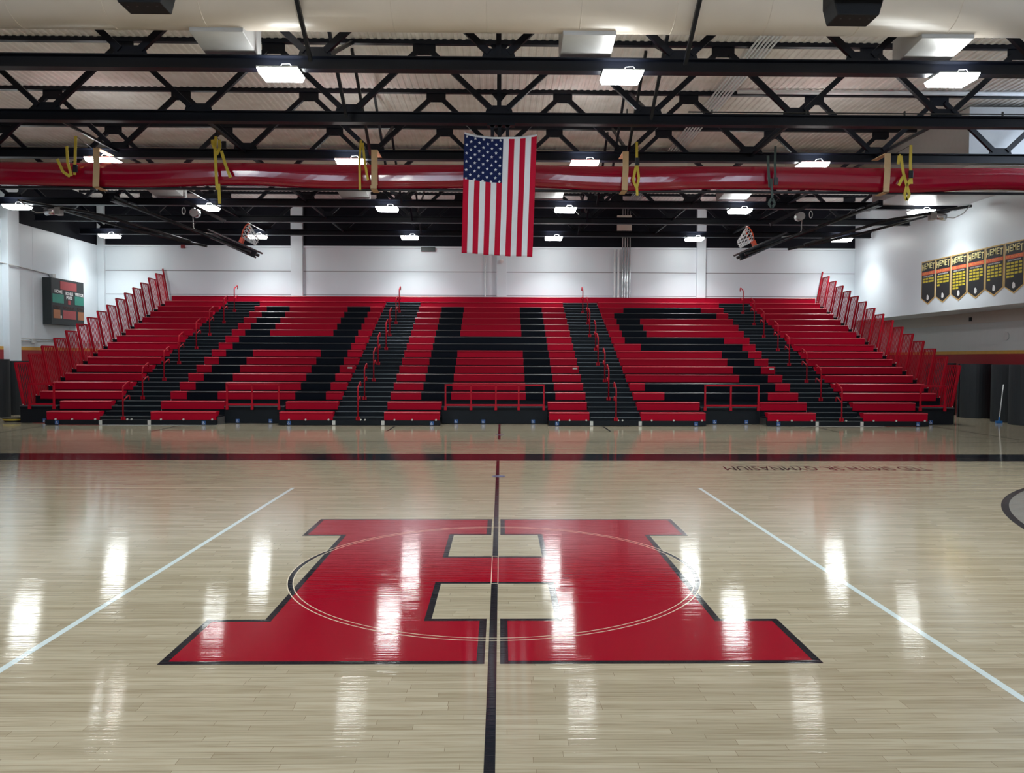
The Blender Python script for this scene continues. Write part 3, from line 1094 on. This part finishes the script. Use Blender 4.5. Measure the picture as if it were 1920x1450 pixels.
# ------------------------------------------------------------------ folded basketball backstops
def backstop(s, ox, lab, glabel):
    """s = +1 left unit, -1 right unit (mirrored in x about ox)"""
    Yh = 25.0
    def X(u): return ox + s * u
    def P(u, z, y=0): return Vector((X(u), Yh + y, z))
    r = thing('basketball_backstop', P(-4.0, 6.85), lab, 'basketball hoop', 'folded basketball backstops')
    A, B = P(-4.1, 6.78), P(.1, 5.18)
    for dy in (-.42, .42):
        y = Vector((0, dy, 0))
        obj('mast_tube', MB().tube([A + y, B + y], .05, 10), 'steel2', r)
    obj('upper_brace', MB().tube([P(-7.2, 6.8), P(-4.6, 6.35), P(-1.9, 5.55)], .045, 10), 'steel2', r)
    obj('lower_brace', MB().tube([P(-6.8, 6.75, .3), P(-3.6, 5.9, .3), P(-1.5, 5.45, .3)], .04, 10), 'steel2', r)
    b = MB()
    for u in (-3.2, -2.2, -1.2, -.3):
        z = 6.78 - (u + 4.1) * (1.6 / 4.2)
        b.tube([P(u, z, -.42), P(u, z, .42)], .03, 8)
    obj('cross_tube', b, 'steel2', r)
    b = MB()
    b.bar(P(-4.1, 6.88), P(-4.1, 6.70), .14, .9, (0, 1, 0))
    obj('hinge_bracket', b, 'steel', r)
    b = MB()
    for dy in (-.4, .4):
        b.bar((X(-4.1) + s * dy * .2, Yh + max(dy, -.2), 6.84), (X(-4.1) + s * dy * .2, 26.1, 6.885), .06, .05)
    obj('hanger_arm', b, 'steel', r)
    # board, seen from its lower edge
    dn = Vector((s * .914, 0, -.406))
    nr = Vector((s * .406, 0, .914))
    c0, c1 = P(-1.05, 5.80), P(.08, 5.30)
    bd = obj('backboard', MB().bar(c0, c1, 1.75, .06, nr), 'boardm', r, bevel=.01)
    b = MB()
    b.bar(c0 - nr * .2, c1 - nr * .2, .9, .05, nr)
    for t in (.2, .8):
        q = c0.lerp(c1, t)
        b.bar(q - nr * .22, q - nr * .02, .06, .7)
    obj('board_support', b, 'steel2', r)
    at_ = c0.lerp(c1, .62) + nr * .03
    rc = at_ + nr * .40
    e1, e2 = nr, Vector((0, 1, 0))
    rr = .245
    b = MB()
    b.tube([rc + (e1 * math.cos(t) + e2 * math.sin(t)) * rr for t in [2 * PI * i / 28 for i in range(28)]], .018, 8, closed=True)
    b.bar(at_, at_ + nr * .17, .18, .10, dn)
    rim = obj('rim', b, 'orange', r)
    b = MB()
    ax = (dn * .62 + Vector((0, 0, -.55)) + Vector((s * .25, 0, 0))).normalized()
    nn = 12
    prev = [rc + (e1 * math.cos(2 * PI * i / nn) + e2 * math.sin(2 * PI * i / nn)) * rr for i in range(nn)]
    for lv, (q, ln) in enumerate(((.86, .13), (.72, .26), (.58, .37), (.50, .47))):
        cur = [rc + ax * ln + (e1 * math.cos(2 * PI * (i + .5 * ((lv + 1) % 2)) / nn) + e2 * math.sin(2 * PI * (i + .5 * ((lv + 1) % 2)) / nn)) * rr * q for i in range(nn)]
        for i in range(nn):
            b.tube([prev[i], cur[i]], .012, 5)
            b.tube([prev[i], cur[i - 1] if lv % 2 == 0 else cur[(i + 1) % nn]], .012, 5)
        prev = cur
    obj('net', b, 'net', r)
    # hoist line
    h = thing('hoist_bar', P(-2.0, 6.88, .1), glabel[0], 'hoist', 'backstop hoists')
    obj('bar', MB().bar(P(-2.1, 6.82, .1), P(-.85, 6.2, .1), .08, .1), 'steel2', h)
    obj('safety_reel', MB().tube([P(-1.78, 6.45, -.04), P(-1.78, 6.45, .22)], .13, 18), 'chrome' if s > 0 else 'conduit', h)
    obj('reel_neck', MB().bar(P(-1.78, 6.45, .09), P(-1.72, 6.68, .09), .05, .05), 'steel2', h)
    obj('hoist_cable', MB().tube([P(-1.86, 6.36, .1), P(-1.84, 6.0, .1), P(-1.72, 5.88, .1), P(-1.2, 5.80, .1)], .012, 6), 'conduit', h)
    obj('pull_loop', MB().tube([P(-2.14 + .05 * math.sin(t), 6.52 + .11 * math.cos(t), .1) for t in [2 * PI * i / 12 for i in range(12)]], .012, 5, closed=True), 'net', h)
    w = thing('winch', P(-6.2, 6.5, -.1), glabel[1], 'winch', 'backstop winches')
    obj('motor', MB().tube([P(-6.32, 6.42, -.1), P(-6.0, 6.47, -.1)], .11, 16), 'chrome', w)
    obj('gearbox', MB().box(min(X(-6.0), X(-5.82)), max(X(-6.0), X(-5.82)), Yh - .22, Yh + .02, 6.33, 6.56), 'conduit', w, bevel=.02)
    obj('mount_plate', MB().bar(P(-6.4, 6.58, -.1), P(-5.7, 6.50, -.1), .2, .04), 'steel2', w)
    obj('winch_cable', MB().tube([P(-6.32, 6.42, -.1), P(-6.6, 6.40, -.1), P(-6.9, 6.55, -.1), P(-7.1, 6.80, -.1)], .014, 6), 'conduit', w)


backstop(1, -7.75, 'folded basketball backstop on the left with orange rim and net', ['black hoist bar with a white reel on the left', 'silver winch motor on the folded left backstop'])
backstop(-1, 7.72, 'folded basketball backstop on the right with orange rim and net', ['black hoist bar with a grey reel on the right', 'silver winch motor on the folded right backstop'])

# ------------------------------------------------------------------ scoreboard on the left wall
SX = -16.66
r = thing('scoreboard', (XL, 30.95, 3.15), 'black scoreboard with red, green and amber panels on the left wall', 'scoreboard')
y0, y1, z0, z1 = 29.75, 32.05, 3.16, 4.90
obj('case', MB().box(XL + .01, SX, y0, y1, z0, z1), 'score', r, bevel=.01)
def wall_mtx(x, y, z, face):
    # text facing +x (left wall) or -x (right wall)
    if face > 0:
        R = Matrix(((0, 0, 1), (1, 0, 0), (0, 1, 0))).to_4x4()
        # reading direction runs away from the camera (+y)
    else:
        R = Matrix(((0, 0, -1), (-1, 0, 0), (0, 1, 0))).to_4x4()
    return Matrix.Translation((x, y, z)) @ R
def sp_(nm, a, b_, c, d, mt):
    obj(nm, MB().box(SX, SX + .008, y0 + (y1 - y0) * a, y0 + (y1 - y0) * b_, z1 - (z1 - z0) * d, z1 - (z1 - z0) * c), mt, r)
sp_('clock_panel', .26, .76, .05, .23, 's_red')
sp_('score_panel', .03, .36, .34, .53, 's_green')
sp_('score_panel', .70, .985, .34, .53, 's_green')
sp_('bonus_panel', .49, .57, .45, .54, 's_red')
sp_('foul_panel', .05, .25, .68, .865, 's_amber')
sp_('foul_panel', .80, .985, .68, .865, 's_amber')
sp_('period_panel', .33, .73, .68, .865, 's_red')
sp_('divider', .0, 1, .575, .59, 'steel2')
sp_('white_tag', .26, .29, .80, .86, 'white')
for tx, a, c, w_, mt in (('HOME', .205, .285, .52, 'white'), ('BONUS', .53, .305, .52, 'white'), ('POSS', .53, .395, .42, 'white'), ('VISITOR', .845, .30, .62, 'white'), ('FOULS', .15, .625, .42, 's_dim'), ('FOULS', .87, .625, .40, 's_dim'), ('PLAYER FOUL', .52, .625, .8, 's_dim')):
    text_mesh('lettering', tx, .165, mt, wall_mtx(SX + .006, y0 + (y1 - y0) * a, z1 - (z1 - z0) * c, 1), r, extrude=.003, width=w_, offset=.004)
# conduits on the left wall
tag(obj('wall_conduit', MB().tube([(XL + .03, 24, 5.16), (XL + .03, 27.38, 5.14), (XL + .26, 27.42, 5.08), (XL + .26, 28.0, 5.08), (XL + .03, 28.1, 5.13), (XL + .03, 30.1, 5.06), (XL + .03, 30.3, 4.93)], .02, 8), 'conduit', loc=(XL, 27, 5)), 'thin grey conduit along the left wall down to the scoreboard', 'conduit')
tag(obj('junction_box', MB().box(XL, XL + .14, 30.22, 30.42, 4.94, 5.08), 'conduit', loc=(XL, 30.3, 5)), 'small grey junction box on top of the scoreboard', 'junction box')
b = MB()
for dz in (0, .07):
    b.tube([(XL + .04, 28.2, 2.52 + dz), (XL + .04, 33.8, 2.52 + dz)], .018, 8)
b.box(XL, XL + .1, 28.95, 29.15, 2.44, 2.6)
tag(obj('wall_conduit', b, 'conduit', loc=(XL, 30, 2.5)), 'pair of low grey conduits on the left wall above the gold stripe', 'conduit')

# ------------------------------------------------------------------ pennant banners on the right wall
BN = [('GIRLS GOLF', [4, 4]), ('CROSS COUNTRY', [4, 4, 4, 1]), ('GIRLS TENNIS', [4, 4, 4, 4, 4, 2]), ('GIRLS SWIMMING', [4, 4, 4, 3]), ('BOYS SWIMMING', [4, 4, 4, 4, 1]), ('BOYS WATER POLO', [4, 4, 4, 4, 2]), ('BOYS WATER POLO', [4, 4, 4])]
BL = ['girls golf pennant banner, black and gold, farthest along the right wall', 'cross country pennant banner, black and gold, second along the right wall', 'girls tennis pennant banner, black and gold, with the most yellow dates',
      'girls swimming pennant banner, black and gold', 'boys swimming pennant banner, black and gold', 'boys water polo pennant banner, black and gold', 'pennant banner cut off by the right edge of the photo']
for i, (tx, rows) in enumerate(BN):
    yc = 28.03 - .944 * i
    hw, zt, zs, zp = .455, 5.45, 4.13, 3.90
    x = XR - .012
    r = thing('pennant_banner', (XR, yc, zt), BL[i], 'banner', 'pennant banners on the right wall')
    def ys_(f): return yc + hw - 2 * hw * f      # f from the far (left) edge
    pts = [(yc + hw, zt), (yc - hw, zt), (yc - hw, zs), (yc, zp), (yc + hw, zs)]
    obj('cloth', MB().prism(pts, x, XR - .001), 'b_gold', r)
    e = .04
    obj('field', MB().prism([(yc + hw - e, zt - e), (yc - hw + e, zt - e), (yc - hw + e, zs + .02), (yc, zp + e * 1.25), (yc + hw - e, zs + .02)], x - .004, x), 'b_black', r)
    obj('sport_strip', MB().box(x - .007, x - .004, yc - hw + e, yc + hw - e, zt - .50, zt - .38), 'b_red', r)
    # arched school lettering
    for q, ch in enumerate('HEMET'):
        f = .14 + .18 * q
        dz = .055 * math.sin(PI * (q + .2) / 4.4) - .02
        text_mesh('lettering', ch, .30 - .03 * math.sin(PI * q / 4), 'b_cream', wall_mtx(x - .008, ys_(f), zt - .215 + dz, -1), r, extrude=.003, width=.135, offset=.002)
    text_mesh('lettering', tx, .115, 'b_or', wall_mtx(x - .009, yc, zt - .44, -1), r, extrude=.002, width=min(.76, .068 * len(tx)), offset=0)
    text_mesh('lettering', 'LEAGUE CHAMPIONS', .06, 'b_white', wall_mtx(x - .006, yc, zt - .55, -1), r, extrude=.002, width=.6)
    b = MB()
    for ri, nn in enumerate(rows):
        for ci in range(nn):
            ya = ys_(.12 + .205 * ci)
            z_ = zt - .605 - .098 * ri
            b.box(x - .007, x - .004, ya - .145, ya, z_ - .062, z_)
    obj('date_patch', b, 'b_yel', r)
    obj('emblem_patch', MB().prism([(yc + .07, zs - .02), (yc + .05, zs + .1), (yc + .01, zs + .12), (yc - .06, zs + .06), (yc - .07, zs - .03), (yc - .01, zs - .07), (yc + .05, zs - .06)], x - .008, x - .004), 'b_white', r)

# ------------------------------------------------------------------ back wall fittings
tag(obj('wall_camera', MB().tube([(.08, YB - .14, 6.08), (.08, YB - .24, 6.05)], .075, 16).tube([(.08, YB - .24, 6.05), (.08, YB - .27, 6.04)], .05, 16), 'b_white', loc=(.08, YB - .14, 6.08)), 'small white round camera on the back wall below the flag', 'camera')
b = MB()
tag(obj('junction_box', MB().box(-3.35, -2.75, YB - .12, YB, 6.48, 6.66), 'score', loc=(-3, YB, 6.5)), 'dark junction box at the top of the white back wall left of the flag', 'junction box')
tag(obj('alarm_horn', MB().box(-13.5, -13.34, YB - .1, YB, 6.56, 6.70), 'alarm', loc=(-13.4, YB, 6.6)), 'small red alarm box at the top of the back wall', 'alarm')
for i, x in enumerate((4.90, 5.06)):
    tag(obj('wall_pipe', MB().cyl((x, YB - .08), .045, 0.5, 6.6, 12), 'pipe_w', loc=(x, YB - .08, .5)), ['white pipe on the back wall, left of a pair beside grey conduits', 'white pipe on the back wall, touching the grey conduits'][i], 'pipe', 'white wall pipes')
for i in range(4):
    x = 5.24 + .105 * i
    tag(obj('wall_conduit', MB().cyl((x, YB - .06), .03, .5, 8.5, 10), 'chrome', loc=(x, YB - .06, .5)), 'vertical grey conduit on the back wall, %s from the white pipes' % ORD[i], 'conduit', 'vertical conduits on the back wall')
for i, z in enumerate((7.40, 7.88)):
    tag(obj('electrical_box', MB().box(5.0, 5.62, YB - .1, YB - .001, z, z + (.3 if i == 0 else .16)), 'duct', loc=(5.3, YB, z)), ['larger beige electrical box on the black upper wall', 'smaller beige electrical box above another on the black upper wall'][i], 'electrical box')
tag(obj('wall_pipe', MB().tube([(-.62, YB - .05, .5), (-.62, YB - .05, 6.5)], .03, 10), 'pipe_w', loc=(-.62, YB, .5)), 'white pipe on the back wall left of the middle pilaster', 'pipe')
# conduits under the ceiling
for i in range(6):
    x = 5.32 + .085 * i
    b = MB()
    b.tube([(x, 11, ZC - .115), (x, YB - .1, ZC - .115)], .022, 8)
    tag(obj('ceiling_conduit', b, 'pipe_w', loc=(x, 22, ZC)), 'pale conduit under the ceiling, %s of the bundle counted from the flag' % ORD[i], 'conduit', 'bundle of ceiling conduits')
tag(obj('ceiling_pipe', MB().tube([(5.9, 19.75, ZC - .07), (XR - .1, 19.75, ZC - .07)], .05, 12), 'pipe_w', loc=(9, 19.75, ZC)), 'white pipe under the ceiling running to the right wall', 'pipe')
b = MB()
b.tube([(4.0, TZ0 + TS - .08, HB + .27), (XR - .2, TZ0 + TS - .08, HB + .27)], .014, 6)
for x in (2.7, 4.5, 6.5, 8.6, 10.7, 12.6):
    b.box(x - .012, x + .012, TZ0 + TS - .1, TZ0 + TS - .06, HB + .23, HB + .32)
tag(obj('truss_cable', b, 'ybk', loc=(9, TZ0 + TS, HB)), 'thin black cable clipped along the truss that holds the flag', 'cable')

# recess wall fittings
for i, y in enumerate((25.85, 24.9)):
    tag(obj('wall_speaker', MB().tube([(XREC - .03, y, 2.72), (XREC, y, 2.72)], .14, 20), 'metal', loc=(XREC, y, 2.72)), ['round grey wall speaker nearer the bleachers', 'round grey wall speaker nearer the right edge of the photo'][i], 'speaker', 'round wall speakers')
tag(obj('wall_bracket', MB().box(XREC - .07, XREC - .03, 27.75, 27.87, 3.30, 3.44), 'score', loc=(XREC, 27.8, 3.3)), 'small black box on the beige band under the overhang', 'box')

# ------------------------------------------------------------------ rolled mats, broom, cable
def mat_roll(x, y, rad, h, lab, a0=0):
    b = MB()
    turns, t = 4.6, .045
    N = 150
    inn, out = [], []
    for i in range(N + 1):
        a_ = a0 + 2 * PI * turns * i / N
        rr = rad - (rad - .18) * (1 - i / N)
        inn.append((x + (rr - t) * math.cos(a_), y + (rr - t) * math.sin(a_)))
        out.append((x + rr * math.cos(a_), y + rr * math.sin(a_)))
    vs = [[b.b.verts.new((p[0], p[1], z_)) for p in ln] for ln in (inn, out) for z_ in (0.002, h)]
    for A, B in ((vs[0], vs[1]), (vs[3], vs[2]), (vs[2], vs[0]), (vs[1], vs[3])):
        for i in range(N):
            f = b.b.faces.new([A[i], A[i + 1], B[i + 1], B[i]])
    for i in (0, N):
        b.b.faces.new([vs[0][i], vs[1][i], vs[3][i], vs[2][i]])
    tag(obj('rolled_mat', b, 'mat', loc=(x, y, 0)), lab, 'mat', 'rolled mats standing on end')


mat_roll(15.93, 26.25, .52, 1.80, 'charcoal rolled mat standing on end, nearest the bleachers except the one behind', -1.2)
mat_roll(15.62, 27.75, .50, 1.82, 'charcoal rolled mat standing on end, partly behind the right end rail', -1.0)
mat_roll(15.92, 24.52, .52, 1.79, 'charcoal rolled mat standing on end with the white broom leaning on it', -2.2)
mat_roll(15.76, 23.38, .53, 1.79, 'charcoal rolled mat standing on end at the right edge of the photo', -2.4)
mat_roll(-16.25, 25.55, .56, 1.86, 'charcoal rolled mat standing on end at the left edge of the photo', .5)
mat_roll(-16.3, 26.9, .5, 1.8, 'charcoal rolled mat standing on end behind the one at the left edge', .2)
p0, p1 = Vector((15.25, 23.87, .03)), Vector((15.48, 24.05, 1.18))
r = thing('broom', p0, 'thin white pole with a blue base leaning on a rolled mat', 'broom')
obj('pole', MB().tube([p0.lerp(p1, .08), p1], .015, 8), 'white', r)
obj('head', MB().box(p0.x - .09, p0.x + .09, p0.y - .04, p0.y + .04, .002, .075).tube([p0.lerp(p1, .03), p0.lerp(p1, .14)], .022, 8), 'steelblue', r)
r = thing('cable_coil', (-14.4, 23.6, 0), 'small yellow and black coiled cable on the floor at the left', 'cable')
b = MB(); c = MB()
for i in range(5):
    rr = .17 + .012 * i
    bb = c if i in (2, 3) else b
    bb.tube([(-14.4 + rr * 1.3 * math.cos(t), 23.6 + rr * math.sin(t), .02 + .024 * i) for t in [2 * PI * q / 24 for q in range(24)]], .014, 6, closed=True)
obj('black_loop', b, 'ybk', r)
obj('yellow_loop', c, 'yellow', r)

# ------------------------------------------------------------------ world and colour management
w = bpy.data.worlds.new('world')
w.use_nodes = True
w.node_tree.nodes['Background'].inputs[0].default_value = (.5, .6, .8, 1)
w.node_tree.nodes['Background'].inputs[1].default_value = .3
scene.world = w
vs = scene.view_settings
vs.view_transform = 'Standard'
vs.look = 'None'
vs.exposure = -.76
vs.gamma = 1
vs.use_curve_mapping = False
